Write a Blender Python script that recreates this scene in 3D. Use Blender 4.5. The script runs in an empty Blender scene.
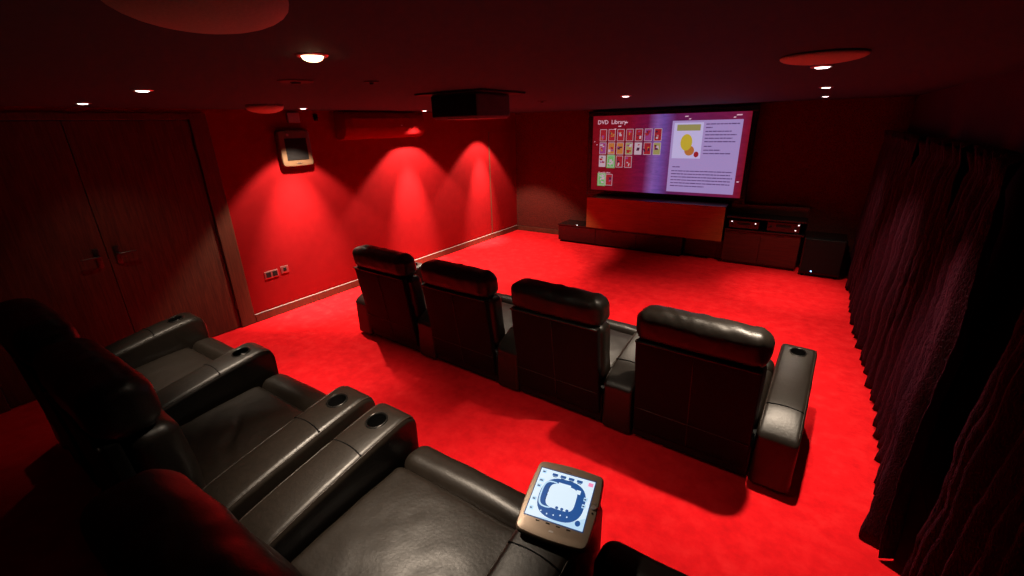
import bpy, bmesh, math, random
from mathutils import Vector, Matrix, noise
random.seed(7)
PI = math.pi
C = bpy.context.scene.collection
scene = bpy.context.scene
H = 2.4; XL = -5.347; YF = 8.034; XR = 0.86; YB = -1.2

# ------------------------------------------------------------------ materials
def node_mat(name):
    m = bpy.data.materials.new(name); m.use_nodes = True
    return m, m.node_tree, m.node_tree.nodes['Principled BSDF']
def ramp(nt, fac, cols):
    r = nt.nodes.new('ShaderNodeValToRGB'); nt.links.new(fac, r.inputs[0])
    e = r.color_ramp.elements
    while len(e) < len(cols): e.new(.5)
    for i, (p, c) in enumerate(cols):
        e[i].position = p; e[i].color = (*c, 1)
    return r.outputs[0]
def tex(nt, kind, scale=(1, 1, 1), coord='Object', **kw):
    tc = nt.nodes.new('ShaderNodeTexCoord'); mp = nt.nodes.new('ShaderNodeMapping')
    mp.inputs['Scale'].default_value = scale
    nt.links.new(tc.outputs[coord], mp.inputs[0])
    t = nt.nodes.new(kind); nt.links.new(mp.outputs[0], t.inputs['Vector'])
    for k, v in kw.items(): t.inputs[k].default_value = v
    return t
def bump(nt, b, h, strength, dist=.01):
    n = nt.nodes.new('ShaderNodeBump'); n.inputs['Strength'].default_value = strength
    n.inputs['Distance'].default_value = dist
    nt.links.new(h, n.inputs['Height']); nt.links.new(n.outputs[0], b.inputs['Normal'])
def plain(name, col, rough=.5, metal=0, spec=.5, ns=30, var=.15):
    m, nt, b = node_mat(name)
    t = tex(nt, 'ShaderNodeTexNoise', (ns,) * 3, Detail=4.)
    nt.links.new(ramp(nt, t.outputs['Fac'], [(.3, tuple(c * (1 - var) for c in col)), (.7, tuple(min(1, c * (1 + var)) for c in col))]), b.inputs['Base Color'])
    b.inputs['Roughness'].default_value = rough; b.inputs['Metallic'].default_value = metal
    b.inputs['Specular IOR Level'].default_value = spec
    return m
def emis(name, col, s):
    m, nt, b = node_mat(name)
    b.inputs['Base Color'].default_value = (*[c * .3 for c in col], 1)
    b.inputs['Emission Color'].default_value = (*col, 1); b.inputs['Emission Strength'].default_value = s
    b.inputs['Roughness'].default_value = .35
    return m
M = {}
def leather(name, col, rough):
    m, nt, b = node_mat(name)
    t = tex(nt, 'ShaderNodeTexNoise', (9, 9, 9), Detail=5.)
    nt.links.new(ramp(nt, t.outputs['Fac'], [(.3, tuple(c * .8 for c in col)), (.72, tuple(c * 1.25 for c in col))]), b.inputs['Base Color'])
    v = tex(nt, 'ShaderNodeTexVoronoi', (420, 420, 420))
    w = tex(nt, 'ShaderNodeTexNoise', (14, 14, 14), Detail=3.)
    ad = nt.nodes.new('ShaderNodeMath'); ad.operation = 'MULTIPLY_ADD'; ad.inputs[1].default_value = .05
    nt.links.new(v.outputs['Distance'], ad.inputs[0]); nt.links.new(w.outputs['Fac'], ad.inputs[2])
    bump(nt, b, ad.outputs[0], .12, .007)
    b.inputs['Roughness'].default_value = rough
    b.inputs['Specular IOR Level'].default_value = .42
    return m
M['leather'] = leather('black_brown_leather', (.0110, .0078, .0055), .41)
M['leather_trim'] = leather('leather_piping', (.028, .020, .015), .42)
M['leather_back'] = plain('matte_black_vinyl', (.0050, .0040, .0036), .6, spec=.12)
M['black_plastic'] = plain('black_plastic', (.005, .005, .005), .55, spec=.25)
M['gloss_black'] = plain('gloss_black', (.006, .004, .004), .22)
M['cup_metal'] = plain('dark_cup_metal', (.03, .028, .026), .28, .8)
M['cup_inner'] = plain('cup_liner', (.002, .002, .002), .8, spec=.05)
# carpet
m, nt, b = node_mat('red_carpet'); M['carpet'] = m
t1 = tex(nt, 'ShaderNodeTexNoise', (1.6, 1.6, 1.6), Detail=6., Roughness=.65)
nt.links.new(ramp(nt, t1.outputs['Fac'], [(.30, (.66, .0065, .011)), (.5, (.78, .0085, .0135)), (.74, (.86, .020, .024))]), b.inputs['Base Color'])
t2 = tex(nt, 'ShaderNodeTexNoise', (260, 260, 260), Detail=2.)
t3 = tex(nt, 'ShaderNodeTexNoise', (7, 7, 7), Detail=4.)
ad = nt.nodes.new('ShaderNodeMath'); nt.links.new(t2.outputs[0], ad.inputs[0]); nt.links.new(t3.outputs[0], ad.inputs[1])
bump(nt, b, ad.outputs[0], .35, .012)
b.inputs['Roughness'].default_value = .95; b.inputs['Specular IOR Level'].default_value = .1
# red painted wall
m, nt, b = node_mat('red_wall_paint'); M['wall_red'] = m
t = tex(nt, 'ShaderNodeTexNoise', (2, 2, 2), Detail=3.)
nt.links.new(ramp(nt, t.outputs['Fac'], [(.3, (.20, .0040, .0054)), (.7, (.22, .0046, .0061))]), b.inputs['Base Color'])
b.inputs['Roughness'].default_value = .8; b.inputs['Specular IOR Level'].default_value = .04
t = tex(nt, 'ShaderNodeTexNoise', (120, 120, 120)); bump(nt, b, t.outputs[0], .05, .004)
# patterned wallpaper on the screen wall
m, nt, b = node_mat('brown_wallpaper'); M['wallpaper'] = m
t = tex(nt, 'ShaderNodeTexVoronoi', (7, 7, 11), Randomness=.9)
t2 = tex(nt, 'ShaderNodeTexNoise', (9, 9, 18), Detail=5., Roughness=.7, Distortion=1.2)
mx = nt.nodes.new('ShaderNodeMath'); mx.operation = 'MULTIPLY'
nt.links.new(t.outputs['Distance'], mx.inputs[0]); nt.links.new(t2.outputs['Fac'], mx.inputs[1])
nt.links.new(ramp(nt, mx.outputs[0], [(.1, (.045, .008, .006)), (.22, (.12, .018, .012)), (.42, (.075, .012, .008))]), b.inputs['Base Color'])
bump(nt, b, mx.outputs[0], .6, .02); b.inputs['Roughness'].default_value = .8; b.inputs['Specular IOR Level'].default_value = .15
# ceiling
M['ceiling'] = plain('dark_ceiling_paint', (.052, .10, .11), .8, ns=3, var=.05, spec=.1)
M['dark_wall'] = plain('dark_wall_paint', (.05, .012, .018), .8, ns=3, var=.1, spec=.1)
def wood(name, cols, rough, scale=(2, 14, .8)):
    m, nt, b = node_mat(name)
    t = tex(nt, 'ShaderNodeTexNoise', scale, Detail=6., Roughness=.6, Distortion=.6)
    t2 = tex(nt, 'ShaderNodeTexNoise', tuple(s * 6 for s in scale[:2]) + (scale[2] * 3,), Detail=3.)
    mx = nt.nodes.new('ShaderNodeMath'); mx.operation = 'MULTIPLY_ADD'; mx.inputs[1].default_value = .3
    nt.links.new(t2.outputs[0], mx.inputs[0]); nt.links.new(t.outputs[0], mx.inputs[2])
    nt.links.new(ramp(nt, mx.outputs[0], [(.42, cols[0]), (.62, cols[1]), (.86, cols[2])]), b.inputs['Base Color'])
    b.inputs['Roughness'].default_value = rough; b.inputs['Specular IOR Level'].default_value = .4
    return m
M['door_wood'] = wood('walnut_door_veneer', [(.04, .013, .009), (.07, .022, .013), (.11, .036, .018)], .5)
M['frame_wood'] = wood('walnut_frame', [(.06, .017, .010), (.09, .026, .014), (.12, .036, .02)], .45)
M['cherry'] = wood('cherry_wood_panel', [(.22, .075, .02), (.29, .10, .027), (.35, .125, .035)], .4, (.8, 8, 12))
M['brown_panel'] = wood('dark_brown_panel', [(.035, .008, .006), (.05, .011, .008), (.07, .016, .011)], .35, (.8, 8, 12))
M['beige'] = plain('beige_plastic', (.13, .07, .036), .45, ns=8, var=.05)
M['grille'] = plain('dark_grille', (.007, .006, .006), .6, spec=.2)
M['dark_steel'] = plain('dark_steel', (.10, .085, .08), .4, 1.)
M['steel'] = plain('brushed_steel', (.55, .5, .48), .35, 1.)
M['offwhite'] = plain('white_plastic', (.30, .24, .23), .5, ns=6, var=.04)
M['shade'] = plain('lamp_shade_fabric', (.62, .62, .44), .8, ns=40, var=.08)
M['bronze'] = plain('bronze_bezel', (.36, .27, .20), .38, .35, ns=60, var=.05)
M['bronze_dark'] = plain('dark_bezel_side', (.10, .075, .055), .42, .3)
M['lens'] = emis('downlight_lens', (1, .66, .36), 7.)
M['lens_small'] = emis('downlight_lens_cool', (1, .84, .74), 5.)
M['led_blue'] = emis('blue_led', (.2, .45, 1), 6.)
M['led_white'] = emis('white_led', (1, .8, .8), 2.2)
M['curtain'] = None
m, nt, b = node_mat('maroon_velvet'); M['curtain'] = m
t = tex(nt, 'ShaderNodeTexNoise', (12, 12, 5), Detail=5.)
nt.links.new(ramp(nt, t.outputs['Fac'], [(.3, (.020, .0020, .006)), (.7, (.036, .0032, .009))]), b.inputs['Base Color'])
b.inputs['Specular IOR Level'].default_value = .06; b.inputs['Roughness'].default_value = .6; b.inputs['Sheen Weight'].default_value = .03
b.inputs['Sheen Tint'].default_value = (.8, .2, .35, 1)
t = tex(nt, 'ShaderNodeTexNoise', (22, 22, 8), Detail=4., Distortion=1.); bump(nt, b, t.outputs[0], .7, .03)

# ------------------------------------------------------------------ mesh helpers
def link(name, me, mats, parent=None, smooth=False, loc=None, rot=None):
    o = bpy.data.objects.new(name, me); C.objects.link(o)
    if not isinstance(mats, (list, tuple)): mats = [mats]
    if len(me.materials) == 0:
        for m_ in mats: me.materials.append(m_)
    if smooth:
        for p in me.polygons: p.use_smooth = True
    if parent: o.parent = parent
    if loc is not None: o.location = loc
    if rot is not None: o.rotation_euler = rot
    return o
def obj(name, bm, mats, parent=None, smooth=False, loc=None, rot=None):
    me = bpy.data.meshes.new(name)
    bmesh.ops.recalc_face_normals(bm, faces=bm.faces)
    bm.to_mesh(me); bm.free()
    return link(name, me, mats, parent, smooth, loc, rot)
def smooth_by_angle(o, ang=35):
    me = o.data
    for p in me.polygons: p.use_smooth = True
    me.set_sharp_from_angle(angle=math.radians(ang))
def tag(o, label=None, cat=None, group=None, kind=None):
    if label: o['label'] = label
    if cat: o['category'] = cat
    if group: o['group'] = group
    if kind: o['kind'] = kind
    return o
def empty(name, loc, rz=0):
    o = bpy.data.objects.new(name, None); C.objects.link(o); o.location = loc; o.rotation_euler = (0, 0, rz)
    o.empty_display_size = .1
    return o
def box(bm, x0, x1, y0, y1, z0, z1, bev=0, mi=0, seg=2):
    r = bmesh.ops.create_cube(bm, size=1)
    vs = r['verts']
    for v in vs:
        v.co = Vector(((x0 + x1) / 2 + v.co.x * (x1 - x0), (y0 + y1) / 2 + v.co.y * (y1 - y0), (z0 + z1) / 2 + v.co.z * (z1 - z0)))
    fs = set(f for v in vs for f in v.link_faces)
    for f in fs: f.material_index = mi
    if bev > 0:
        es = set(e for v in vs for e in v.link_edges)
        rr = bmesh.ops.bevel(bm, geom=list(es), offset=bev, segments=seg, affect='EDGES', profile=.5)
        for f in rr['faces']: f.material_index = mi
def axis_nodes(h, r, k, n):
    out = []
    for i in range(k): out.append(-h + r * (1 - math.cos(PI / 2 * i / k)) if False else -h + r * (1 - math.tan(PI / 4 * (1 - i / k))))
    m_ = [(-h + r) + (2 * (h - r)) * j / n for j in range(n + 1)]
    return out + m_ + [-v for v in reversed(out)]
def soft_box(bm, size, center=(0, 0, 0), r=.04, puff=(0, 0, 0), n=(6, 6, 6), k=4, fn=None, wr=0, ws=5, seed=0, pw=1.0):
    h = [s / 2 for s in size]; r = min(r, *[x * .98 for x in h])
    ax = [axis_nodes(h[i], r, k, n[i]) for i in range(3)]
    vd = {}
    def vert(p):
        key = tuple(round(c, 6) for c in p)
        if key in vd: return vd[key]
        inner = [max(-(h[i] - r), min(h[i] - r, p[i])) for i in range(3)]
        d = Vector([p[i] - inner[i] for i in range(3)])
        q = Vector(inner) + (d.normalized() * r if d.length > 1e-9 else d)
        u = [q[i] / h[i] for i in range(3)]
        nrm = d.normalized() if d.length > 1e-9 else Vector((0, 0, 0))
        for i in range(3):
            if puff[i]:
                j, l = (i + 1) % 3, (i + 2) % 3
                q[i] += puff[i] * u[i] * max(0, 1 - abs(u[j]) ** (2 * pw)) ** .8 * max(0, 1 - abs(u[l]) ** (2 * pw)) ** .8
        if wr:
            nn = noise.noise(Vector((q.x * ws + seed, q.y * ws * 1.3, q.z * ws))) + .5 * noise.noise(Vector((q.x * ws * 2.6, q.y * ws * 2.6 + seed, q.z * ws * 2.6)))
            q += nrm * wr * nn
        q += Vector(center)
        if fn: q = Vector(fn(q))
        vd[key] = bm.verts.new(q); return vd[key]
    for a in range(3):
        b_, c_ = (a + 1) % 3, (a + 2) % 3
        for s in (-1, 1):
            for i in range(len(ax[b_]) - 1):
                for j in range(len(ax[c_]) - 1):
                    vs = []
                    for (ii, jj) in ((i, j), (i + 1, j), (i + 1, j + 1), (i, j + 1)):
                        p = [0, 0, 0]; p[a] = s * h[a]; p[b_] = ax[b_][ii]; p[c_] = ax[c_][jj]; vs.append(vert(p))
                    if s < 0: vs.reverse()
                    try: bm.faces.new(vs)
                    except ValueError: pass
def tube(bm, pts, r, seg=8, mi=0, closed=False):
    pts = [Vector(p) for p in pts]; rings = []
    n = len(pts)
    for i, p in enumerate(pts):
        a = pts[(i - 1) % n] if (closed or i > 0) else p; b_ = pts[(i + 1) % n] if (closed or i < n - 1) else p
        t = (b_ - a).normalized()
        ref = Vector((0, 0, 1)) if abs(t.z) < .9 else Vector((1, 0, 0))
        s = t.cross(ref).normalized(); u = s.cross(t)
        rr = r[i] if isinstance(r, (list, tuple)) else r
        rings.append([bm.verts.new(p + (s * math.cos(2 * PI * j / seg) + u * math.sin(2 * PI * j / seg)) * rr) for j in range(seg)])
    for i in range(n if closed else n - 1):
        A, B = rings[i], rings[(i + 1) % n]
        for j in range(seg):
            f = bm.faces.new((A[j], A[(j + 1) % seg], B[(j + 1) % seg], B[j])); f.material_index = mi
    if not closed:
        bm.faces.new(rings[0]).material_index = mi; bm.faces.new(list(reversed(rings[-1]))).material_index = mi
def lathe(bm, prof, seg=40, center=(0, 0, 0), mi=0, sx=1, sy=1):
    rings = []
    for (r, z) in prof:
        if r < 1e-6: rings.append([bm.verts.new(Vector(center) + Vector((0, 0, z)))])
        else: rings.append([bm.verts.new(Vector(center) + Vector((sx * r * math.cos(2 * PI * j / seg), sy * r * math.sin(2 * PI * j / seg), z))) for j in range(seg)])
    for A, B in zip(rings, rings[1:]):
        for j in range(seg):
            k_ = (j + 1) % seg
            if len(A) == 1 and len(B) == 1: continue
            if len(A) == 1: f = bm.faces.new((A[0], B[j], B[k_]))
            elif len(B) == 1: f = bm.faces.new((A[j], A[k_], B[0]))
            else: f = bm.faces.new((A[j], A[k_], B[k_], B[j]))
            f.material_index = mi
def prism(bm, outline, z0, z1, mi=0):
    a = [bm.verts.new((x, y, z0)) for x, y in outline]; b_ = [bm.verts.new((x, y, z1)) for x, y in outline]
    n = len(outline)
    bm.faces.new(a).material_index = mi; bm.faces.new(list(reversed(b_))).material_index = mi
    for i in range(n): bm.faces.new((a[i], a[(i + 1) % n], b_[(i + 1) % n], b_[i])).material_index = mi
def baked(o):
    dg = bpy.context.evaluated_depsgraph_get()
    return bpy.data.meshes.new_from_object(o.evaluated_get(dg))
def text_mesh(bm, s, size, M4, mi=0, align='LEFT'):
    cu = bpy.data.curves.new('writing', 'FONT'); cu.body = s; cu.size = size; cu.align_x = align; cu.extrude = 0
    cu.resolution_u = 2
    o = bpy.data.objects.new('writing', cu); C.objects.link(o)
    bpy.context.view_layer.update()
    me = baked(o); me.transform(M4)
    n0 = len(bm.faces)
    bm.from_mesh(me); bm.faces.ensure_lookup_table()
    for f in bm.faces[n0:]: f.material_index = mi
    bpy.data.objects.remove(o); bpy.data.curves.remove(cu); bpy.data.meshes.remove(me)
def struct(name, bm, mats, parent=None, **k):
    o = obj(name, bm, mats, parent, **k)
    if not parent: o['kind'] = 'structure'
    return o

# ------------------------------------------------------------------ room shell
bm = bmesh.new(); box(bm, XL - .15, XR + .15, YB - .15, YF + .15, -.12, 0); struct('floor', bm, M['carpet'])
RZ = .26; RX0 = -4.08; RX1 = .52; RY = 1.36
bm = bmesh.new(); box(bm, RX0, RX1, YB, RY, 0, RZ, bev=.012)
tag(struct('trim_1', bm, M['carpet']), 'low carpeted riser under the back row')
bm = bmesh.new(); box(bm, XL - .15, XR + .15, YB - .15, YF + .15, H, H + .12); struct('ceiling', bm, M['ceiling'])
bm = bmesh.new()
box(bm, XL - .15, XL, 2.28, YF + .15, 0, H); box(bm, XL - .15, XL, YB - .15, .12, 0, H); box(bm, XL - .15, XL, .12, 2.28, 2.36, H)
struct('wall_left', bm, M['wall_red'])
bm = bmesh.new(); box(bm, XL, XR + .15, YF, YF + .15, 0, H); struct('wall_front', bm, M['wallpaper'])
bm = bmesh.new(); box(bm, XR, XR + .15, YB - .15, YF, 0, H); struct('wall_right', bm, M['dark_wall'])
bm = bmesh.new(); box(bm, XL, XR, YB - .15, YB, 0, H); struct('wall_back', bm, M['dark_wall'])
def skirting(name, a, b_, parent=None):
    bm = bmesh.new(); (x0, y0), (x1, y1) = a, b_
    box(bm, min(x0, x1), max(x0, x1), min(y0, y1), max(y0, y1), 0, .098, bev=.004)
    return struct(name, bm, M['frame_wood'])
skirting('baseboard_left', (XL, 2.285), (XL + .018, YF))
skirting('baseboard_front', (XL + .018, YF - .018), (XR, YF))
bm = bmesh.new(); box(bm, XL + .0005, XL + .019, 2.285, YF - .02, .0982, .104, bev=.001)
struct('trim_2', bm, M['offwhite'])

# double door in the left wall: frame, two leaves
bm = bmesh.new()
box(bm, XL - .12, XL + .015, 2.118, 2.28, 0, 2.36, bev=.004); box(bm, XL - .12, XL + .015, .12, .21, 0, 2.36, bev=.004)
box(bm, XL - .12, XL + .015, .21, 2.118, 2.30, 2.36, bev=.004)
struct('trim_3', bm, M['frame_wood'])
def leaf(name, y0, y1, hinge_y, hy, sgn):
    bm = bmesh.new(); box(bm, XL - .05, XL - .006, y0, y1, .006, 2.293, bev=.003)
    d = struct(name, bm, M['door_wood'])
    for z in (.28, 1.15, 2.05):
        bm = bmesh.new(); tube(bm, [(XL + .002, hinge_y, z - .05), (XL + .002, hinge_y, z + .05)], .009)
        box(bm, XL - .006, XL - .002, hinge_y + sgn * .004 - .015, hinge_y + sgn * .004 + .015, z - .045, z + .045)
        obj('hinge', bm, M['dark_steel'], d, smooth=False)
    bm = bmesh.new()
    box(bm, XL - .006, XL + .004, hy - .022, hy + .022, 1.02, 1.20, bev=.006)
    tube(bm, [(XL + .004, hy, 1.13), (XL + .03, hy, 1.13), (XL + .052, hy, 1.13), (XL + .058, hy + sgn * .012, 1.13), (XL + .058, hy + sgn * .13, 1.128)], .0095, 10)
    lathe(bm, [(0, .0), (.009, 0), (.009, .006), (0, .006)], 16, (XL + .004, hy, 1.05))
    h_ = obj('door_handle', bm, M['dark_steel'], d); smooth_by_angle(h_)
    return d
leaf('door_1', 1.166, 2.112, 2.112, 1.235, 1)
leaf('door_2', .216, 1.160, .216, 1.09, -1)
# flush jib door near the far corner
bm = bmesh.new(); box(bm, XL - .001, XL + .006, 7.12, 7.86, .11, 2.05, bev=.002)
d = struct('door_3', bm, M['wall_red'])
bm = bmesh.new(); box(bm, XL + .0005, XL + .010, 7.095, 7.118, .0, 2.07); obj('edge_strip', bm, M['frame_wood'], d)

# ------------------------------------------------------------------ recliners
def interp(pts, t):
    if t <= pts[0][0]: return pts[0][1]
    for (a, va), (b_, vb) in zip(pts, pts[1:]):
        if t <= b_:
            u = (t - a) / (b_ - a); return va + (vb - va) * u
    return pts[-1][1]
PROF = [(0, .385), (.04, .415), (.1, .45), (.15, .474), (.2, .495), (.3, .518), (.4, .538), (.5, .556), (.6, .574), (.7, .590), (.78, .602), (.86, .614), (.89, .613), (.91, .606), (.925, .595), (.938, .576), (.946, .552), (.95, .52)]
def top(y): return interp(PROF, y)
AW = .225
def arm_fn(q): return Vector((q.x, q.y, max(0.0, q.z) * top(q.y) / .6 + .0))
CUPY = .795
def arm_mesh(cup=True):
    bm = bmesh.new()
    soft_box(bm, (AW, .95, .57), (0, .475, .315), r=.03, puff=(0, 0, .012), n=(6, 26, 6), k=4, fn=arm_fn, wr=.0025, ws=6)
    bmesh.ops.recalc_face_normals(bm, faces=bm.faces)
    me = bpy.data.meshes.new('armrest'); bm.to_mesh(me); bm.free()
    for p in me.polygons: p.use_smooth = True
    me.materials.append(M['leather'])
    if not cup: return me
    o = bpy.data.objects.new('armrest', me); C.objects.link(o)
    bm = bmesh.new(); lathe(bm, [(0, .50), (.047, .50), (.047, .75), (0, .75)], 32, (0, CUPY, 0))
    bmesh.ops.recalc_face_normals(bm, faces=bm.faces)
    cm = bpy.data.meshes.new('hole'); bm.to_mesh(cm); bm.free()
    co = bpy.data.objects.new('hole', cm); C.objects.link(co)
    mod = o.modifiers.new('b', 'BOOLEAN'); mod.object = co; mod.operation = 'DIFFERENCE'; mod.solver = 'EXACT'
    bpy.context.view_layer.update()
    res = baked(o)
    bpy.data.objects.remove(o); bpy.data.objects.remove(co); bpy.data.meshes.remove(cm); bpy.data.meshes.remove(me)
    for p in res.polygons: p.use_smooth = True
    res.set_sharp_from_angle(angle=math.radians(40))
    res.name = 'armrest'
    return res
ARM_CUP = arm_mesh(True); ARM_PLAIN = arm_mesh(False)
def piping_mesh(seam):
    bm = bmesh.new()
    for s in (-1, 1):
        x = s * (AW / 2 - .0105)
        pts = [(x, .03 + .895 * i / 40, top(.03 + .895 * i / 40) * (.594 / .6) + .0005) for i in range(41)]
        tube(bm, pts, .0028, 6)
    z = lambda x: top(seam) + .010 * (1 - (x / (AW / 2)) ** 2) - .0005
    n0 = len(bm.faces); tube(bm, [(x, seam + .008 * (1 - (x / .1) ** 2), z(x)) for x in [(-.100 + .200 * i / 12) for i in range(13)]], .0042, 6)
    bm.faces.ensure_lookup_table()
    for f_ in bm.faces[n0:]: f_.material_index = 1
    me = bpy.data.meshes.new('piping'); bmesh.ops.recalc_face_normals(bm, faces=bm.faces); bm.to_mesh(me); bm.free()
    for p in me.polygons: p.use_smooth = True
    me.materials.append(M['leather_trim']); me.materials.append(M['cup_inner']); return me
def cup_mesh():
    bm = bmesh.new(); zt = top(CUPY) + .009
    sl = (top(CUPY + .03) - top(CUPY - .03)) / .06
    prof = [(0, -.088), (.038, -.088), (.0425, -.08), (.0445, -.004), (.0455, .002), (.049, .0045), (.0535, .002), (.054, -.004)]
    lathe(bm, prof, 40, (0, CUPY, zt))
    for v in bm.verts:
        if v.co.z > zt - .03: v.co.z += (v.co.y - CUPY) * sl
    for f in bm.faces: f.material_index = 1 if f.calc_center_median().z < zt - .01 else 0
    me = bpy.data.meshes.new('cup_holder'); bmesh.ops.recalc_face_normals(bm, faces=bm.faces); bm.to_mesh(me); bm.free()
    for p in me.polygons: p.use_smooth = True
    me.materials.append(M['cup_metal']); me.materials.append(M['cup_inner']); return me
CUP = cup_mesh(); PIPE_BACK = piping_mesh(.20); PIPE_MID = piping_mesh(.62)
def build_parts(SW, seed, LEAN, crease=0):
    def lean(q): return Vector((q.x, q.y - (q.z - .1) * LEAN, q.z))
    P = {}
    def fin(name, bm, mat=None, ang=None):
        bmesh.ops.recalc_face_normals(bm, faces=bm.faces)
        me = bpy.data.meshes.new(name); bm.to_mesh(me); bm.free()
        for p in me.polygons: p.use_smooth = True
        if ang: me.set_sharp_from_angle(angle=math.radians(ang))
        me.materials.append(mat or M['leather']); P[name] = me
    hw = SW / 2
    bm = bmesh.new(); box(bm, -hw + .004, hw - .004, .02, .88, .03, .27, bev=.012)
    for sx in (-1, 1):
        for y in (.08, .82): lathe(bm, [(0, 0), (.022, 0), (.022, .03), (0, .03)], 16, (sx * (hw - .08), y, 0))
    fin('base_frame', bm, M['black_plastic'], 35)
    bm = bmesh.new()
    soft_box(bm, (SW - .012, .60, .19), (0, .50, .335), r=.045, puff=(0, 0, .022), n=(36, 28, 3), wr=.0035, ws=6, seed=seed,
             fn=lambda q: (q.x, q.y, q.z - .018 + .07 * (q.y - .5) - crease * max(0, math.sin(q.x * 20 + q.y * 30 + 3 * noise.noise(Vector((q.x * 5, q.y * 5, 2))))) ** 2 * math.exp(-((q.x - .02) / .16) ** 2 - ((q.y - .45) / .13) ** 2) * (1 if q.z > .38 else 0)))
    fin('seat_cushion', bm)
    bm = bmesh.new()
    def foot(q):
        return (q.x, q.y, q.z)
    soft_box(bm, (SW - .014, .165, .36), (0, .875, .275), r=.062, puff=(0, .012, .010), n=(14, 4, 6), wr=.004, ws=6, seed=seed + 3, fn=foot)
    fin('footrest', bm)
    bm = bmesh.new()
    soft_box(bm, (SW - .02, .17, .47), (0, .155, .60), r=.06, puff=(0, .03, 0), n=(12, 4, 9), wr=.006, ws=6, seed=seed + 5, fn=lean)
    fin('back_cushion', bm)
    bm = bmesh.new()
    soft_box(bm, (SW - .03, .055, .755), (0, .03, .4725), r=.014, puff=(0, .006, 0), n=(12, 2, 14), wr=.002, ws=5, seed=seed, fn=lean, k=3)
    fin('back_panel', bm, M['leather_back'])
    bm = bmesh.new()
    zt = .852
    tube(bm, [lean(Vector((x, -.002, zt - .010))) for x in [(-hw + .02 + (SW - .04) * i / 10) for i in range(11)]], .008, 8)
    tube(bm, [lean(Vector((0, -.004, z))) for z in [.12 + .7 * i / 8 for i in range(9)]], .0025, 6)
    tube(bm, [lean(Vector((x, -.002, .30))) for x in [(-hw + .02 + (SW - .04) * i / 10) for i in range(11)]], .0025, 6)
    fin('back_piping', bm, M['leather_trim'])
    bm = bmesh.new()
    def hf(q):
        # radiating gathers under the top seam
        w = .010 * (abs(noise.noise(Vector((q.x * 15 + q.y * 12, q.y * 5, seed)))) - .2) * max(0, min(1, (q.z - .95) / .06))
        return lean(Vector((q.x, q.y, q.z + w)))
    soft_box(bm, (SW - .005, .215, .225), (0, .112, .945), r=.075, puff=(.006, .012, .014), n=(30, 5, 4), k=5, wr=.006, ws=7, seed=seed + 9, fn=hf)
    fin('headrest', bm)
    bm = bmesh.new()
    tube(bm, [lean(Vector((x, .010 - .006 * (1 - (x / hw) ** 2), .992 + .004 * math.sin(x * 20)))) for x in [(-hw + .06 + (SW - .12) * i / 16) for i in range(17)]], .0028, 6)
    fin('headrest_seam', bm, M['leather_trim'])
    return P
PF = build_parts(.765, 1.3, .137); PR = build_parts(.745, 4.1, .07); PR2 = build_parts(.745, 7.7, .23); PRC = build_parts(.745, 5.5, .07, .022)
def inst(name, me, parent, loc=(0, 0, 0)):
    o = bpy.data.objects.new(name, me); C.objects.link(o); o.parent = parent; o.location = loc; return o
def recliner(P, loc, rz, label, group, arms, SW, seam, reclx=None):
    t = empty('recliner', loc, rz); tag(t, label, 'recliner', group)
    for nm in ('base_frame', 'seat_cushion', 'footrest', 'back_cushion'): inst(nm, P[nm], t)
    bp = inst('back_panel', P['back_panel'], t); inst('piping', P['back_piping'], bp)
    hr = inst('headrest', P['headrest'], t); inst('seam', P['headrest_seam'], hr)
    for (sx, kind) in arms:
        x = sx * (SW / 2 + AW / 2 + .002)
        a = inst('armrest', ARM_CUP if kind == 'cup' else ARM_PLAIN, t, (x, 0, 0))
        inst('piping', seam, a)
        if kind == 'cup': inst('cup_holder', CUP, a)
    return t
GF = 'black leather recliners of the front row'; GR = 'black leather recliners of the back row'
rzF = math.radians(-2.0)
def fy(x): return 2.615 - .035 * (x - .16)
front = [(-.43, 'black leather recliner at right end of front row, headrest catching the light', [(1, 'cup')]),
         (-1.43, 'black leather recliner second from right in front row, beside the one whose headrest catches light', [(1, 'cup')]),
         (-2.42, 'black leather recliner second from left in front row', [(1, 'cup')]),
         (-3.41, 'black leather recliner at left end of front row, nearest the red wall', [(1, 'cup'), (-1, 'cup')])]
for x, lab, arms in front: recliner(PF, (x, fy(x), 0), rzF, lab, GF, arms, .765, PIPE_BACK)
RYB = .275
rear = [(-3.30, 'black leather recliner at left end of back row, nearest the wooden door', [(1, 'cup'), (-1, 'cup')]),
        (-2.322, 'black leather recliner second from left in back row, seat creased', [(1, 'cup')]),
        (-1.045, 'black leather recliner of back row with the lit touch panel on its arm', [(-1, 'cup'), (1, 'plain')]),
        (-.07, 'black leather recliner at bottom edge, right of the lit touch panel', [(1, 'cup')])]
for x, lab, arms in rear: recliner(PR if x < -3 else PRC if x < -2 else PR2, (x, RYB, RZ), 0, lab, GR, arms, .745, PIPE_MID)

# ------------------------------------------------------------------ touch panel on the arm
def flat(bm, pts, z, mi):
    f = bm.faces.new([bm.verts.new((x, y, z)) for x, y in pts]); f.material_index = mi
    if f.normal.z < 0: f.normal_flip()
    return f
def rectp(x0, x1, y0, y1): return [(x0, y0), (x1, y0), (x1, y1), (x0, y1)]
def ellip(cx, cy, rx, ry, n=28, p=2.0):
    out = []
    for i in range(n):
        a = 2 * PI * i / n; c, s = math.cos(a), math.sin(a)
        out.append((cx + rx * math.copysign(abs(c) ** (2 / p), c), cy + ry * math.copysign(abs(s) ** (2 / p), s)))
    return out
M['ui_white'] = emis('panel_white', (.66, .80, .92), 1.0); M['ui_blue'] = emis('panel_blue', (.012, .075, .27), 1.0)
M['ui_pale'] = emis('panel_pale_blue', (.45, .66, .85), 1.0); M['ui_dark'] = emis('panel_dark', (.02, .05, .14), 1.0)
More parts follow.
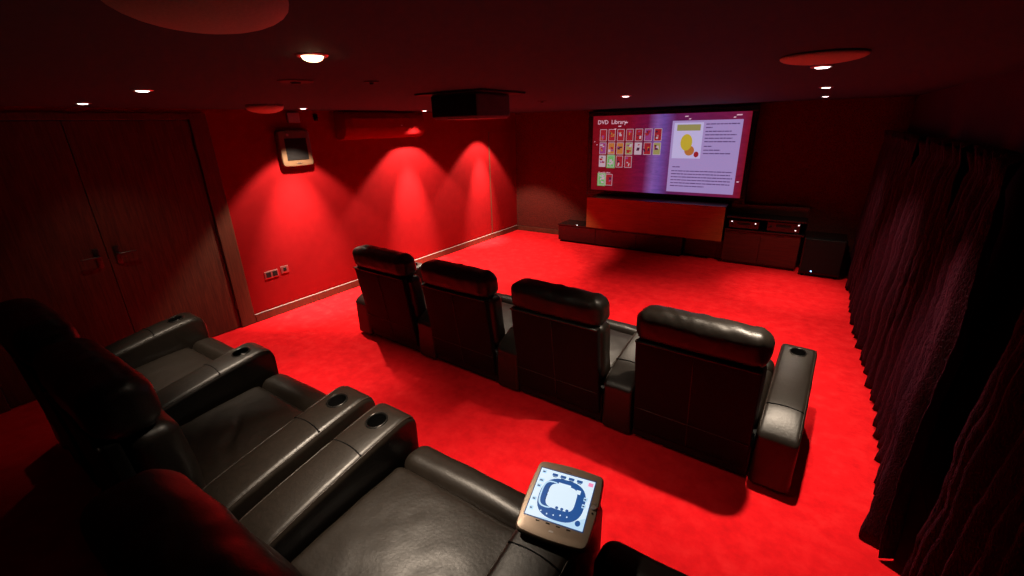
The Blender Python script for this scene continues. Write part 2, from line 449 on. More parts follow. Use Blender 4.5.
M['ui_pink'] = emis('panel_pink', (.85, .25, .45), 1.0)
tp = empty('touch_panel', (-.552, 1.076, .902), math.radians(11)); tp.rotation_euler = (math.radians(13), 0, math.radians(11))
tag(tp, 'bronze framed touch panel with lit blue and white screen, lying on recliner arm', 'touch panel')
def outline(w, h, bulge, r=.02, n=10):
    pts = []
    cs = [(w - r, h - r, 0), (-w + r, h - r, 1), (-w + r, -h + r, 2), (w - r, -h + r, 3)]
    for cx, cy, q in cs:
        for i in range(7):
            a = PI / 2 * (q + i / 6); pts.append((cx + r * math.cos(a), cy + r * math.sin(a)))
    # densify and bulge
    out = []
    for i in range(len(pts)):
        a, b_ = pts[i], pts[(i + 1) % len(pts)]
        L = math.hypot(b_[0] - a[0], b_[1] - a[1]); k_ = max(1, int(L / .02))
        for j in range(k_): out.append((a[0] + (b_[0] - a[0]) * j / k_, a[1] + (b_[1] - a[1]) * j / k_))
    return [(x * (1 + bulge * (1 - (y / h) ** 2)), y * (1 + bulge * (1 - (x / w) ** 2))) for x, y in out]
bm = bmesh.new()
lv = [(.92, -.004, 0), (1.0, .006, 0), (1.0, .016, 0), (.965, .024, 1), (.86, .027, 1)]
rings = []
ol = outline(.122, .137, .065, .017)
for s, z, mi in lv: rings.append(([bm.verts.new((x * s, y * s, z)) for x, y in ol], mi))
for (A, _), (B, mi) in zip(rings, rings[1:]):
    for i in range(len(A)): bm.faces.new((A[i], A[(i + 1) % len(A)], B[(i + 1) % len(B)], B[i])).material_index = mi
bm.faces.new(rings[0][0]); f = bm.faces.new(rings[-1][0]); f.material_index = 1
o = obj('bezel', bm, [M['bronze_dark'], M['bronze']], tp); smooth_by_angle(o, 40)
bm = bmesh.new()
SX, SY0, SY1 = .089, -.066, .078
flat(bm, rectp(-SX - .003, SX + .003, SY0 - .003, SY1 + .003), .0274, 3)
flat(bm, rectp(-SX, SX, SY0, SY1), .0277, 0)
sc = flat(bm, ellip(.004, .000, .072, .060, 36, 2.6), .0280, 1)
flat(bm, [(-.06, -.066), (.089, -.066), (.089, -.03), (.05, -.052)], .02785, 2)
flat(bm, ellip(-.038, .006, .028, .040, 24, 3), .0282, 2)
flat(bm, ellip(-.036, .006, .025, .036, 24, 3), .0283, 1)
flat(bm, ellip(.002, .006, .045, .036, 28, 4), .0285, 0)
flat(bm, rectp(-.02, .02, .04, .047), .0285, 0); flat(bm, rectp(.040, .054, .028, .040), .0286, 0)
for i in range(4): flat(bm, rectp(-.048 + i * .027, -.030 + i * .027, .062, .070), .0287, 1); flat(bm, rectp(-.045 + i * .027, -.033 + i * .027, .0585, .061), .0287, 3)
for (x, y, w) in [(-.083, .068, .014), (-.083, .04, .016), (-.084, .022, .014), (-.084, -.018, .014), (-.082, -.045, .012), (.068, .02, .012), (.068, .0, .012)]:
    flat(bm, rectp(x, x + w, y - .006, y + .005), .0287, 2); flat(bm, rectp(x + .002, x + w - .004, y - .003, y + .001), .0289, 3)
flat(bm, rectp(.070, .085, .060, .071), .0288, 4)
for i in range(5): flat(bm, ellip(-.045 + .02 * i, -.046 - .004 * math.sin(i * 1.3), .0022, .0022, 8), .0289, 0)
for i in range(3): flat(bm, ellip(-.002 + .016 * i, -.026, .005, .004, 10), .0289, 1)
for i in range(4): flat(bm, rectp(-.046, -.042, -.014 + .012 * i, -.008 + .012 * i), .0289, 3)
flat(bm, ellip(.070, -.050, .008, .008, 12), .0288, 1)
for v in bm.verts: v.co.x = v.co.x * 1.14 - .004; v.co.y = v.co.y * 1.30 + .003
obj('screen', bm, [M['ui_white'], M['ui_blue'], M['ui_pale'], M['ui_dark'], M['ui_pink']], tp)
for i in range(4):
    bm = bmesh.new(); box(bm, -.062 + i * .036, -.048 + i * .036, -.0945, -.0905, .0255, .0285, bev=.0008); obj('button', bm, M['black_plastic'], tp)
bm = bmesh.new(); box(bm, -.008, .008, -.118, -.111, .025, .0275, bev=.001); obj('badge', bm, M['steel'], tp)
bm = bmesh.new(); lathe(bm, [(0, .034), (.008, .034), (.0095, .031), (.0095, .022)], 24, (.1135, .008, -.002)); o = obj('navigation_knob', bm, M['steel'], tp); smooth_by_angle(o)
for dy in (.026, -.012):
    bm = bmesh.new(); lathe(bm, [(0, .0285), (.0035, .0285), (.0035, .02)], 12, (.1135, dy, 0)); obj('button', bm, M['offwhite'] if dy > 0 else M['black_plastic'], tp)
bm = bmesh.new(); box(bm, -.016, .006, .1135, .1155, .0262, .0272); obj('sensor_slot', bm, M['black_plastic'], tp)
bm = bmesh.new()
for i in range(3): box(bm, -.08 + i * .006, -.077 + i * .006, .116, .1195, .0255, .0268)
obj('badge', bm, M['offwhite'], tp)

# ------------------------------------------------------------------ projection screen
TX0, TX1, TZ0, TZ1 = -3.66, -.91, .905, 2.368; TY = YF - .02
tv = empty('projection_screen', ((TX0 + TX1) / 2, TY, TZ0))
tag(tv, 'large wide screen in black frame on the far wall showing a disc library menu', 'screen')
W = TX1 - TX0; Hh = TZ1 - TZ0; fr = .082
bm = bmesh.new()
for (x0, x1, z0, z1) in [(-W / 2, W / 2, 0, fr), (-W / 2, W / 2, Hh - fr, Hh), (-W / 2, -W / 2 + fr, fr, Hh - fr), (W / 2 - fr, W / 2, fr, Hh - fr)]:
    box(bm, x0, x1, -.10, 0.0, z0, z1, bev=.006)
box(bm, -W / 2 + .02, W / 2 - .02, -.06, 0.0, .02, Hh - .02)
obj('frame', bm, M['gloss_black'], tv)
# picture shown on the screen: gradient of reds with a violet beam
m, nt, b = node_mat('menu_picture'); M['menu'] = m
tc = nt.nodes.new('ShaderNodeTexCoord'); sp = nt.nodes.new('ShaderNodeSeparateXYZ'); nt.links.new(tc.outputs['Generated'], sp.inputs[0])
cv = nt.nodes.new('ShaderNodeMath'); cv.operation = 'MULTIPLY_ADD'; cv.inputs[1].default_value = -.012   # slight slant
nt.links.new(sp.outputs['Z'], cv.inputs[0]); nt.links.new(sp.outputs['X'], cv.inputs[2])
col = ramp(nt, cv.outputs[0], [(0, (.20, .004, .009)), (.24, (.20, .004, .014)), (.38, (.15, .007, .05)), (.445, (.22, .10, .36)), (.485, (.16, .075, .33)), (.56, (.13, .014, .09)), (.93, (.20, .012, .06)), (1, (.22, .006, .014))])
w = tex(nt, 'ShaderNodeTexNoise', (2.2, 1, 5), coord='Generated', Detail=2., Distortion=1.5)
mul = nt.nodes.new('ShaderNodeMixRGB'); mul.blend_type = 'MULTIPLY'; mul.inputs[0].default_value = .6
nt.links.new(col, mul.inputs[1]); nt.links.new(ramp(nt, w.outputs['Fac'], [(.3, (.55, .6, .7)), (.7, (1.1, 1.0, 1.15))]), mul.inputs[2])
b.inputs['Base Color'].default_value = (.01, .01, .01, 1); b.inputs['Roughness'].default_value = .5
nt.links.new(mul.outputs[0], b.inputs['Emission Color']); b.inputs['Emission Strength'].default_value = .85
def E_(n, c, s=1.): M[n] = emis(n, c, s)
E_('m_panel', (.30, .22, .46)); E_('m_text', (.085, .045, .15)); E_('m_title', (.62, .42, .52)); E_('m_cover', (.42, .38, .62))
E_('m_green', (.10, .33, .10)); E_('m_yel', (.42, .32, .03)); E_('m_or', (.36, .13, .03)); E_('m_red', (.25, .012, .02)); E_('m_dark', (.05, .01, .03)); E_('m_pale', (.38, .30, .36)); E_('m_mag', (.22, .04, .16)); E_('m_ol', (.24, .22, .08))
keys = ['menu', 'm_panel', 'm_text', 'm_title', 'm_cover', 'm_green', 'm_yel', 'm_or', 'm_red', 'm_dark', 'm_pale', 'm_mag', 'm_ol']
IX = {k_: i for i, k_ in enumerate(keys)}
PX0, PX1, PZ0, PZ1 = -W / 2 + fr, W / 2 - fr, fr, Hh - fr
def S(u, v, d): return (PX0 + (PX1 - PX0) * u, -.066 - d, PZ1 - (PZ1 - PZ0) * v)
def quad(bm, u0, u1, v0, v1, d, k_, sk=0):
    f = bm.faces.new([bm.verts.new(S(*p, d)) for p in ((u0, v1), (u1, v1), (u1 + sk, v0), (u0 + sk, v0))]); f.material_index = IX[k_]
bm = bmesh.new(); box(bm, PX0, PX1, -.066, -.0605, PZ0, PZ1)
scr = obj('screen', bm, M['menu'], tv)
MK = [M[k_] for k_ in keys]
def tile(u, v, w_, h_, seed, green=False):
    r_ = random.Random(seed); bm = bmesh.new()
    base = r_.choice(['m_pale', 'm_red', 'm_ol', 'm_or', 'm_mag', 'm_pale', 'm_red'])
    if green: base = 'm_green'; quad(bm, u - .005, u + w_ + .006, v - .01, v + h_ + .012, .0015, 'm_green')
    quad(bm, u, u + w_, v, v + h_, .002, 'm_pale'); quad(bm, u + .003, u + w_ - .003, v + .006, v + h_ - .006, .003, base)
    for _ in range(6):
        a, c = u + .004 + r_.random() * w_ * .5, v + .01 + r_.random() * h_ * .6
        quad(bm, a, a + w_ * (.15 + .25 * r_.random()), c, c + h_ * (.08 + .2 * r_.random()), .004 + .0002 * _, r_.choice(['m_dark', 'm_red', 'm_pale', 'm_or', 'm_mag', 'm_red']) if not green else 'm_pale', r_.uniform(-.006, .006))
    obj('disc_cover', bm, MK, scr)
for r_i, cnt in enumerate((7, 7, 4)):
    for c_i in range(cnt): tile(.055 + c_i * .0635, .172 + r_i * .174, .050, .156, r_i * 10 + c_i, r_i == 2 and c_i == 1)
for c_i in range(2): tile(.054 + c_i * .057, .772, .051, .158, 50 + c_i, c_i == 0)
bm = bmesh.new(); quad(bm, .548, .957, .085, .965, .002, 'm_panel'); obj('detail_panel', bm, MK, scr)
bm = bmesh.new(); quad(bm, .562, .738, .110, .540, .003, 'm_cover', 0)
# plain stand-in picture on the cover: a title bar and discs of yellow, orange and red
quad(bm, .580, .722, .132, .205, .004, 'm_ol')
for k_, cu_, cv_, ru, rv in (('m_yel', .645, .345, .036, .10), ('m_or', .668, .445, .030, .06), ('m_red', .712, .49, .015, .035)):
    f = bm.faces.new([bm.verts.new(S(cu_ + ru * math.cos(2 * PI * i / 24), cv_ + rv * math.sin(2 * PI * i / 24), .0045 + .0003 * ru * 10)) for i in range(24)]); f.material_index = IX[k_]
obj('cover_picture', bm, MK, scr)
def textline(u0, u1, v):
    """a line of small illegible writing"""
    r_ = random.Random(int(v * 1000 + u0 * 77)); u = u0; bm = bmesh.new()
    while u < u1:
        w_ = r_.uniform(.012, .034); quad(bm, u, min(u + w_, u1), v + r_.uniform(0, .002), v + .013, .004, 'm_text', .001); u += w_ + .0025
    obj('text_line', bm, MK, scr)
for v, e in ((.125, .94), (.165, .79), (.21, .90), (.25, .93), (.29, .91), (.33, .93), (.385, .80), (.43, .85), (.47, .91)): textline(.752, e, v)
textline(.572, .62, .640)
for i in range(6): textline(.568, (.935, .925, .94, .93, .93, .78)[i], .690 + .038 * i)
for (u, v, s_) in [(.228, .085, .022), (.185, .13, .02), (.158, .165, .012), (.62, .03, .02), (.645, .06, .012), (.012, .33, .006), (.03, .37, .005), (.965, .80, .014), (.9, .055, .012), (.915, .03, .03)]:
    bm = bmesh.new(); quad(bm, u, u + s_, v, v + .012, .005, 'm_title', .004); obj('light_fleck', bm, MK, scr)
def T(name, t_, size, u, v):
    bm = bmesh.new(); x, y, z = S(u, v, .008)
    text_mesh(bm, t_, size, Matrix.Translation((x, y, z)) @ Matrix.Rotation(PI / 2, 4, 'X'), 0)
    obj(name, bm, M['m_title'], scr)
T('menu_title', 'DVD', .098, .035, .105)
T('menu_title', 'Library', .098, .135, .105)
T('menu_caption', 'Recently added', .038, .055, .762)

# ------------------------------------------------------------------ media furniture under the screen
FYF = 7.55
t = empty('media_cabinet', (-2.9, FYF, 0)); tag(t, 'long low black media cabinet on the carpet under the screen, left unit', 'cabinet')
bm = bmesh.new(); box(bm, -1.16, 1.18, .03, .47, .03, .325, bev=.006); obj('body', bm, M['gloss_black'], t)
bm = bmesh.new(); box(bm, -1.17, 1.19, .0, .475, .325, .345, bev=.004); obj('cabinet_top', bm, M['gloss_black'], t)
for i in range(3):
    bm = bmesh.new(); box(bm, -1.158 + i * .78, -.384 + i * .78, .008, .03, .035, .318, bev=.003); dr = obj('drawer', bm, M['gloss_black'], t)
    bm = bmesh.new(); box(bm, -.85 + i * .78, -.69 + i * .78, -.003, .008, .295, .303, bev=.002); obj('handle', bm, M['black_plastic'], dr)
bm = bmesh.new(); box(bm, -1.14, 1.16, .05, .45, 0, .03); obj('plinth', bm, M['black_plastic'], t)
bm = bmesh.new(); lathe(bm, [(0, 0), (.012, 0), (.012, .004), (0, .004)], 12, (-.78, .05, .345)); obj('indicator_light', bm, M['led_white'], t)

bm = bmesh.new(); box(bm, 1.19, 1.79, .17, .47, .03, .335, bev=.004); box(bm, 1.2, 1.77, .2, .45, 0, .03); obj('recessed_end', bm, M['brown_panel'], t)
t = empty('speaker_cabinet', (-2.285, FYF - .03, .352)); tag(t, 'wide orange cherry wood box on the low cabinet below the screen', 'cabinet')
bm = bmesh.new(); box(bm, -1.165, 1.165, .02, .46, 0, .545, bev=.005); obj('body', bm, M['brown_panel'], t)
for i in range(2):
    bm = bmesh.new(); box(bm, -1.17 + i * 1.171, -.001 + i * 1.171, 0, .02, 0, .55, bev=.003); obj('front_panel', bm, M['cherry'], t)

t = empty('media_rack', (-.56, FYF, 0)); tag(t, 'dark brown equipment cabinet with open black shelf, right of the orange wood box', 'cabinet')
bm = bmesh.new(); box(bm, -.525, .50, .06, .47, .04, .54, bev=.005); box(bm, -.51, .48, .09, .45, 0, .04); obj('body', bm, M['brown_panel'], t)
for i in range(2):
    bm = bmesh.new(); box(bm, -.53 + i * .515, -.02 + i * .515, .04, .06, .05, .53, bev=.003); dd = obj('door', bm, M['brown_panel'], t)
    bm = bmesh.new(); box(bm, -.33 + i * .515, -.23 + i * .515, .032, .04, .505, .512, bev=.002); obj('handle', bm, M['black_plastic'], dd)
bm = bmesh.new(); box(bm, -.53, .53, .02, .47, .54, .565, bev=.004); obj('shelf', bm, M['gloss_black'], t)
bm = bmesh.new(); box(bm, -.53, .53, .02, .47, .735, .76, bev=.004); obj('shelf', bm, M['gloss_black'], t)
bm = bmesh.new(); box(bm, -.53, .53,   .38, .42, .76, .905, bev=.004); obj('back_board', bm, M['brown_panel'], t)
def device(x, w_, h_, y, lab, z0, leds):
    d = empty('av_receiver', (x, FYF + y, z0)); tag(d, lab, 'av device', 'black devices on the equipment shelf')
    bm = bmesh.new(); box(bm, -w_ / 2, w_ / 2, .01, .34, .012, h_, bev=.004)
    for sx in (-1, 1):
        for yy in (.05, .3): lathe(bm, [(0, 0), (.018, 0), (.018, .012), (0, .012)], 12, (sx * w_ * .4, yy, 0))
    obj('casing', bm, M['black_plastic'], d)
    bm = bmesh.new(); box(bm, -w_ / 2, w_ / 2, 0, .01, .014, h_ - .002, bev=.002); fp = obj('front_panel', bm, M['gloss_black'], d)
    bm = bmesh.new(); box(bm, -w_ * .22, w_ * .22, -.002, .0, h_ * .55, h_ * .8); obj('display', bm, M['grille'], fp)
    for sx in (-1, 1):
        bm = bmesh.new(); tube(bm, [(sx * w_ * .38, 0, h_ * .55), (sx * w_ * .38, -.018, h_ * .55)], .016, 16); o = obj('knob', bm, M['black_plastic'], fp); smooth_by_angle(o)
    for lx, lz in leds:
        bm = bmesh.new(); box(bm, lx - .009, lx + .009, -.004, .0, lz - .007, lz + .007, bev=.001); obj('indicator_light', bm, M['led_white'], fp)
device(-.84, .42, .13, .06, 'black receiver on the open shelf, beside the orange wood box', .565, [(.16, .10), (-.17, .11)])
device(-.31, .42, .15, .06, 'black receiver on the open shelf, above the subwoofer side', .565, [(.19, .13), (.16, .05)])

t = empty('subwoofer', (.235, 7.44, 0)); tag(t, 'black cube subwoofer with a small blue light beside the curtain', 'subwoofer')
bm = bmesh.new(); box(bm, -.25, .25, .025, .48, .03, .57, bev=.012); obj('cabinet', bm, M['gloss_black'], t)
bm = bmesh.new(); box(bm, -.235, .235, 0, .025, .06, .555, bev=.010); gr = obj('grille', bm, M['grille'], t)
bm = bmesh.new(); box(bm, -.105, -.088, -.004, 0, .075, .090, bev=.001); obj('indicator_light', bm, M['led_blue'], gr)
for sx in (-1, 1):
    for yy in (.07, .43):
        bm = bmesh.new(); lathe(bm, [(0, 0), (.02, 0), (.026, .03), (0, .03)], 16, (sx * .2, yy, 0)); obj('foot', bm, M['black_plastic'], t, smooth=True)

# ------------------------------------------------------------------ things on the left wall
t = empty('air_conditioner', (XL, 4.50, 2.05)); tag(t, 'long wall mounted air conditioner unit on red wall under the ceiling', 'air conditioner')
ALEN = 1.42
prof = [(0, 0), (.06, -.012), (.15, .0), (.205, .05), (.225, .12), (.225, .26), (.19, .335), (0, .345)]
bm = bmesh.new()
a = [bm.verts.new((x, -ALEN / 2, z)) for x, z in prof]; c_ = [bm.verts.new((x, ALEN / 2, z)) for x, z in prof]
bm.faces.new(a); bm.faces.new(list(reversed(c_)))
for i in range(len(prof)): bm.faces.new((a[i], a[(i + 1) % len(a)], c_[(i + 1) % len(a)], c_[i]))
o = obj('housing', bm, M['wall_red'], t)
md = o.modifiers.new('bev', 'BEVEL'); md.width = .012; md.segments = 3; md.limit_method = 'ANGLE'; md.angle_limit = .6
for p in o.data.polygons: p.use_smooth = True
bm = bmesh.new(); box(bm, .224, .232, -.60, .60, .125, .255, bev=.003); obj('front_cover', bm, o.data.materials[0], t)
bm = bmesh.new(); box(bm, .06, .17, -.57, .57, -.016, -.008, bev=.002); obj('louvre', bm, M['grille'], t, rot=(0, -.28, 0), loc=(-.0, 0, .022))
bm = bmesh.new(); box(bm, .232, .234, .22, .25, .15, .165); obj('indicator_light', bm, M['offwhite'], t)

t = empty('wall_speaker', (XL, 3.165, 1.76)); tag(t, 'square wall speaker with pale beige frame and dark grille on red wall', 'speaker')
bm = bmesh.new()
OL = outline(.20, .205, .03, .03)
def wall_rings(bm, lvls, cz):
    rr = []
    for s, d, mi in lvls: rr.append(([bm.verts.new((d, y * s, z * s + cz)) for y, z in OL], mi))
    for (A, _), (B, mi) in zip(rr, rr[1:]):
        for i in range(len(A)): bm.faces.new((A[i], A[(i + 1) % len(A)], B[(i + 1) % len(B)], B[i])).material_index = mi
    bm.faces.new(rr[0][0]); bm.faces.new(list(reversed(rr[-1][0]))).material_index = rr[-1][1]
wall_rings(bm, [(1.0, 0, 0), (1.0, .05, 0), (.95, .07, 0), (.82, .075, 0)], .21)
o = obj('frame', bm, M['beige'], t); smooth_by_angle(o, 40)
bm = bmesh.new(); box(bm, .07, .079, -.138, .138, .075, .325, bev=.003)
for i in range(16): box(bm, .079, .081, -.13, .13, .083 + i * .0152, .089 + i * .0152)
obj('grille', bm, M['grille'], t)
bm = bmesh.new(); tube(bm, [(.07, -.09, .365), (.082, -.09, .365)], .015, 16); obj('sensor', bm, M['offwhite'], t, smooth=False)
bm = bmesh.new(); box(bm, .075, .078, -.03, .03, .036, .044); obj('badge', bm, M['steel'], t)
bm = bmesh.new(); box(bm, XL, XL + .035, 3.15, 3.30, 2.26, 2.375, bev=.006)
tag(obj('junction_box', bm, M['offwhite']), 'small pale box high on red wall above the beige framed speaker', 'wall box')
t = empty('motion_sensor', (XL - .003, 3.53, 2.29)); tag(t, 'tiny dark sensor on red wall between speaker and air conditioner', 'sensor')
bm = bmesh.new(); box(bm, 0, .02, -.025, .025, -.01, .07, bev=.004); obj('housing', bm, M['black_plastic'], t)
bm = bmesh.new(); lathe(bm, [(.022, 0), (.02, .012), (.012, .02), (0, .023)], 20); bmesh.ops.rotate(bm, verts=bm.verts, cent=(0, 0, 0), matrix=Matrix.Rotation(PI / 2, 3, 'Y')); bmesh.ops.translate(bm, verts=bm.verts, vec=(.02, 0, .02)); obj('lens', bm, M['grille'], t, smooth=True)
t = empty('power_socket', (XL, 2.585, .53)); tag(t, 'dark double power socket low on the red wall', 'socket')
bm = bmesh.new(); box(bm, 0, .009, -.085, .085, -.045, .045, bev=.003); obj('plate', bm, M['steel'], t)
for sy in (-1, 1):
    bm = bmesh.new(); box(bm, .009, .013, sy * .04 - .03, sy * .04 + .03, -.032, .032, bev=.002); obj('outlet', bm, M['black_plastic'], t)
t = empty('wall_switch', (XL, 2.755, .545)); tag(t, 'small single steel plate right of the double socket on red wall', 'socket')
bm = bmesh.new(); box(bm, 0, .009, -.048, .048, -.045, .045, bev=.003); obj('plate', bm, M['steel'], t)
bm = bmesh.new(); box(bm, .009, .014, -.02, .02, -.022, .022, bev=.002); obj('outlet', bm, M['black_plastic'], t)

# ------------------------------------------------------------------ ceiling fittings
t = empty('projector', (-2.24, 2.78, 2.15)); tag(t, 'boxy ceiling projector under a dark mounting plate', 'projector')
bm = bmesh.new(); box(bm, -.215, .215, -.20, .20, .075, .235, bev=.012); obj('housing', bm, plain('projector_grey', (.14, .10, .11), .45, ns=6), t)
bm = bmesh.new(); box(bm, -.207, .207, -.206, -.199, .085, .225, bev=.003)
for i in range(7): box(bm, -.185 + i * .055, -.145 + i * .055, -.209, -.205, .11, .205)
obj('connector_panel', bm, M['black_plastic'], t)
bm = bmesh.new(); box(bm, -.20, .20, -.185, .185, .067, .075, bev=.003); obj('base_plate', bm, M['offwhite'], t)
bm = bmesh.new(); tube(bm, [(0, .20, .155), (0, .23, .155)], .05, 24); obj('projector_lens', bm, M['gloss_black'], t)
bm = bmesh.new(); box(bm, -.31, .31, -.27, .27, .236, .249, bev=.004); obj('mounting_plate', bm, M['black_plastic'], t)

def bowl(x, y, R_, depth, lab):
    t = empty('ceiling_lamp', (x, y, H)); tag(t, lab, 'ceiling lamp', 'unlit shallow round ceiling lamps')
    bm = bmesh.new(); lathe(bm, [(0, 0), (.07, 0), (.07, -.02), (0, -.02)], 28); obj('mount', bm, M['offwhite'], t)
    bm = bmesh.new()
    pr = [(0, -depth)] + [(R_ * math.sin(PI / 2 * i / 8), -depth * (.25 + .75 * math.cos(PI / 2 * i / 8))) for i in range(1, 9)] + [(R_, -.004), (R_ - .006, -.004)]
    lathe(bm, pr, 56); obj('lamp_shade', bm, M['shade'], t, smooth=True)
bowl(-.94, .435, .142, .066, 'largest unlit round ceiling lamp, cut by the top edge')
bowl(-.07, 2.32, .15, .034, 'unlit round ceiling lamp near the curtain side, right part of ceiling')
bowl(-4.40, 2.40, .16, .075, 'small orange tinted ceiling lamp above the beige framed wall speaker')

t = None
def disc(x, y, r_, lab, name, cat):
    o = empty(name, (x, y, H)); tag(o, lab, cat)
    bm = bmesh.new(); lathe(bm, [(0, -.006), (r_ * .9, -.006), (r_, -.003), (r_, 0)], 36); a_ = obj('rim', bm, M['black_plastic'], o)
    bm = bmesh.new(); lathe(bm, [(0, -.016), (r_ * .25, -.015), (r_ * .32, -.006)], 20); obj('sensor', bm, M['grille'], o)
disc(-2.25, 1.41, .085, 'round dark flush ceiling disc behind the brightest downlight', 'smoke_detector', 'detector')
disc(-2.03, 1.70, .04, 'small dark ceiling disc between the brightest downlight and projector', 'motion_sensor', 'sensor')
disc(-2.55, 4.35, .055, 'dark ceiling sensor between the projector and the screen', 'motion_sensor', 'sensor')

WARM = (1.0, .81, .62)
def spot(x, y, power, half, blend, col=WARM, r_=.03, aim=None):
    l = bpy.data.lights.new('downlight_beam', 'SPOT'); l.energy = power; l.spot_size = math.radians(half * 2); l.spot_blend = blend
    l.color = col; l.shadow_soft_size = r_
    o = bpy.data.objects.new('downlight_beam', l); C.objects.link(o); o.location = (x, y, H - .032)
    if aim:
        d_ = Vector(aim) - Vector(o.location); o.rotation_euler = d_.to_track_quat('-Z', 'Y').to_euler()
DL = [  # x, y, bright lens, label, beams (watts, half angle, blend, tilt towards -x, tilt towards +y in degrees)
    (-1.46, .99, 1, 'brightest downlight in the ceiling, above the back row', [(70, 46, .7, 0, 8), (215, 31, .9, 0, 4)]),
    (-3.21, 1.08, 0, 'downlight in the ceiling nearer the wooden door, second from left', [(210, 31, .9, 0, 6)]),
    (-4.66, 1.17, 0, 'leftmost downlight, in front of the wooden door', [(9, 50, .6, 0, 5)]),
    (-4.85, 3.07, 0, 'downlight by the red wall above the beige framed speaker', [(230, 46, .26, 0, 0), (720, 25, 1, 13, 0)]),
    (-4.88, 4.98, 0, 'downlight by the red wall in front of the air conditioner', [(350, 49, .24, 0, 0), (1150, 19, 1, 14, 0)]),
    (-4.88, 6.80, 0, 'downlight by the red wall nearest the far corner', [(300, 46, .26, 0, -3), (1000, 18, 1, 15, 0)]),
    (-1.62, 4.30, 0, 'downlight just before the screen left of its top centre', [(150, 48, .6, 0, 0), (50, 27, .9, 0, 0)]),
    (-.08, 2.83, 0, 'nearest of the three downlights in a line at right', [(210, 46, .7, 0, 0), (90, 27, .9, 0, 0)]),
    (-.08, 4.72, 0, 'middle of the three downlights in a line at right', [(160, 46, .7, 0, 0), (60, 27, .9, 0, 0)]),
    (-.10, 6.64, 0, 'farthest of the three downlights in a line at right', [(80, 46, .8, 0, 0), (160, 24, .9, 0, 0)]),
    (-3.20, 4.30, 0, 'added unseen downlight behind the boxy ceiling projector', [(85, 48, .6, 0, 0)]),  # invented fitting, added out of sight to brighten the middle of the floor
]
for i, (x, y, br, lab, beams) in enumerate(DL):
    t = empty('downlight', (x, y, H)); tag(t, lab, 'downlight', 'recessed ceiling downlights')
    bm = bmesh.new(); lathe(bm, [(.036, -.001), (.038, -.006), (.047, -.006), (.052, -.001)], 36); obj('trim_ring', bm, M['steel'], t, smooth=True)
    bm = bmesh.new(); lathe(bm, [(0, -.022), (.018, -.020), (.030, -.014), (.036, -.003)] if br else [(0, -.012), (.024, -.010), (.036, -.003)], 32); obj('lens', bm, M['lens'] if br else M['lens_small'], t, smooth=True)
    for (w__, half, bl, tl, ty) in beams:
        spot(x, y, w__, half, bl, aim=(x - math.tan(math.radians(tl)), y + 1e-4 + math.tan(math.radians(ty)), H - 1.022))

# ------------------------------------------------------------------ curtains
def curtain(y0, y1, lab, seed, x_at, ztop=1.98, folds=None):
    L = y1 - y0; nf = folds or int(L / .13); nu = nf * 10; nv = 34
    bm = bmesh.new(); grid = []
    for i in range(nu + 1):
        u = i / nu; row = []
        for j in range(nv + 1):
            v = j / nv; z = .012 + (ztop - .012) * v
            g = 1 - .25 * v
            yy = y0 + L * (.5 + (u - .5) * (1 - .10 * v)) + .02 * noise.noise(Vector((u * 9, z * 1.2, seed)))
            ph = 2 * PI * nf * u + 3.2 * noise.noise(Vector((u * 5, z * .7, seed + 4)))
            amp = (.055 * (1 - v) + .03) * (.6 + .7 * abs(noise.noise(Vector((u * 7, .3, seed + 8)))))
            amp *= 1 - .75 * math.exp(-((v - .95) / .03) ** 2)
            if v > .965: amp *= 1.7
            xx = x_at(yy) + .0 + amp * math.sin(ph) + .02 * noise.noise(Vector((yy * 3, z * 2.5, seed)))
            xx += .012 * noise.noise(Vector((yy * 11, z * 9, seed)))
            z += .015 * noise.noise(Vector((yy * 5, 0, seed))) * (1 - v) + (.022 * math.sin(ph * .5) if j == nv else 0)
            row.append(bm.verts.new((min(xx, XR - .03), yy, max(.004, z))))
        grid.append(row)
    for i in range(nu):
        for j in range(nv): bm.faces.new((grid[i][j], grid[i + 1][j], grid[i + 1][j + 1], grid[i][j + 1]))
    me_cent = Vector((0, 0, 0))
    o = obj('curtain', bm, M['curtain'], None, smooth=True)
    tag(o, lab, 'curtain', 'gathered maroon curtains along the right wall')
    s_ = o.modifiers.new('thick', 'SOLIDIFY'); s_.thickness = .004
    return o
xa = lambda y: interp([(.0, .66), (2.3, .66), (2.5, .60), (3.1, .70), (4.2, .73), (5.4, .65), (8, .62)], y)
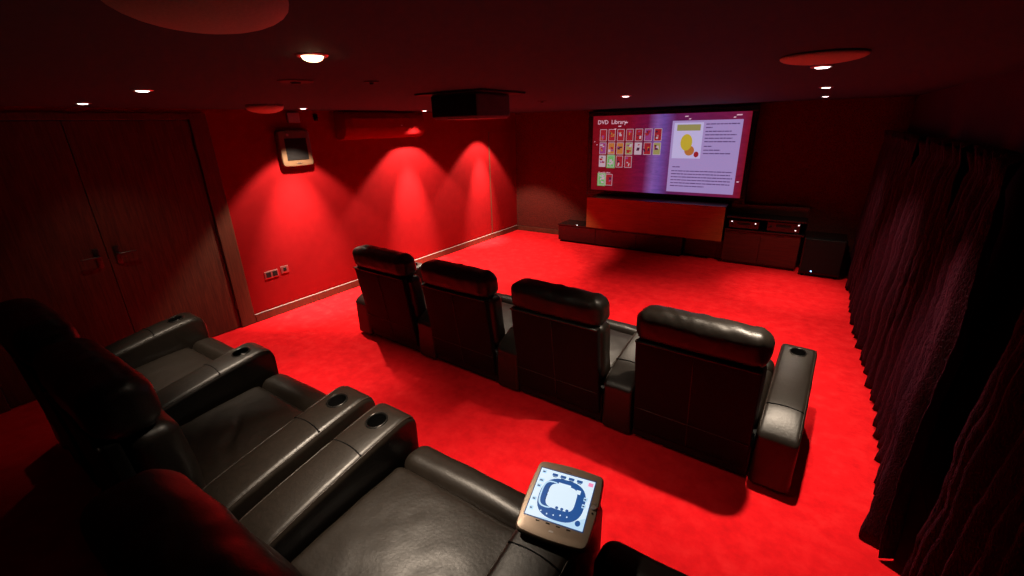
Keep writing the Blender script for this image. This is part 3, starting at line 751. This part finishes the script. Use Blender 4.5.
curtain(5.28, 7.96, 'gathered maroon curtain hanging farthest along right side, beside the subwoofer', 1.1, xa)
curtain(3.84, 5.18, 'gathered maroon curtain second from the screen wall', 2.7, xa)
curtain(2.42, 3.74, 'gathered maroon curtain beside the right end of front row', 3.9, xa)
curtain(.30, 2.30, 'gathered maroon curtain nearest, in darkness at right edge', 5.2, lambda y: .70)
t = empty('curtain_rail', (XR - .04, 4, 1.955)); tag(t, 'dark curtain rail running above the maroon curtains', 'curtain rail')
bm = bmesh.new(); box(bm, -.012, .012, -4.0, 3.98, -.01, .015, bev=.003); obj('rail', bm, M['black_plastic'], t)
for y in (-3.7, -1.6, .0, 1.6, 3.7):
    bm = bmesh.new(); box(bm, .0, .04, y - .012, y + .012, -.002, .012); obj('bracket', bm, M['black_plastic'], t)

# ------------------------------------------------------------------ world, camera, view
w_ = bpy.data.worlds.new('World'); scene.world = w_; w_.use_nodes = True
w_.node_tree.nodes['Background'].inputs[0].default_value = (.02, .01, .015, 1); w_.node_tree.nodes['Background'].inputs[1].default_value = .1
cam = bpy.data.cameras.new('Camera'); co = bpy.data.objects.new('Camera', cam); C.objects.link(co)
f, yaw, tilt, roll, hc = 441.691, .6027, .352, -.0254, 2.1641
cam.sensor_fit = 'HORIZONTAL'; cam.sensor_width = 36; cam.lens = f / 1024 * 36; cam.clip_start = .02
fwd = Vector((-math.sin(yaw) * math.cos(tilt), math.cos(yaw) * math.cos(tilt), -math.sin(tilt)))
right = Vector((math.cos(yaw), math.sin(yaw), 0)); up = right.cross(fwd)
r_ = right * math.cos(roll) + up * math.sin(roll); u_ = -right * math.sin(roll) + up * math.cos(roll)
mw = Matrix(((r_.x, u_.x, -fwd.x, 0), (r_.y, u_.y, -fwd.y, 0), (r_.z, u_.z, -fwd.z, hc), (0, 0, 0, 1)))
co.matrix_world = mw
scene.camera = co
vs = scene.view_settings
scene.display_settings.display_device = 'sRGB'
vs.view_transform = 'Standard'; vs.look = 'None'; vs.gamma = 1; vs.exposure = 0; vs.use_curve_mapping = False
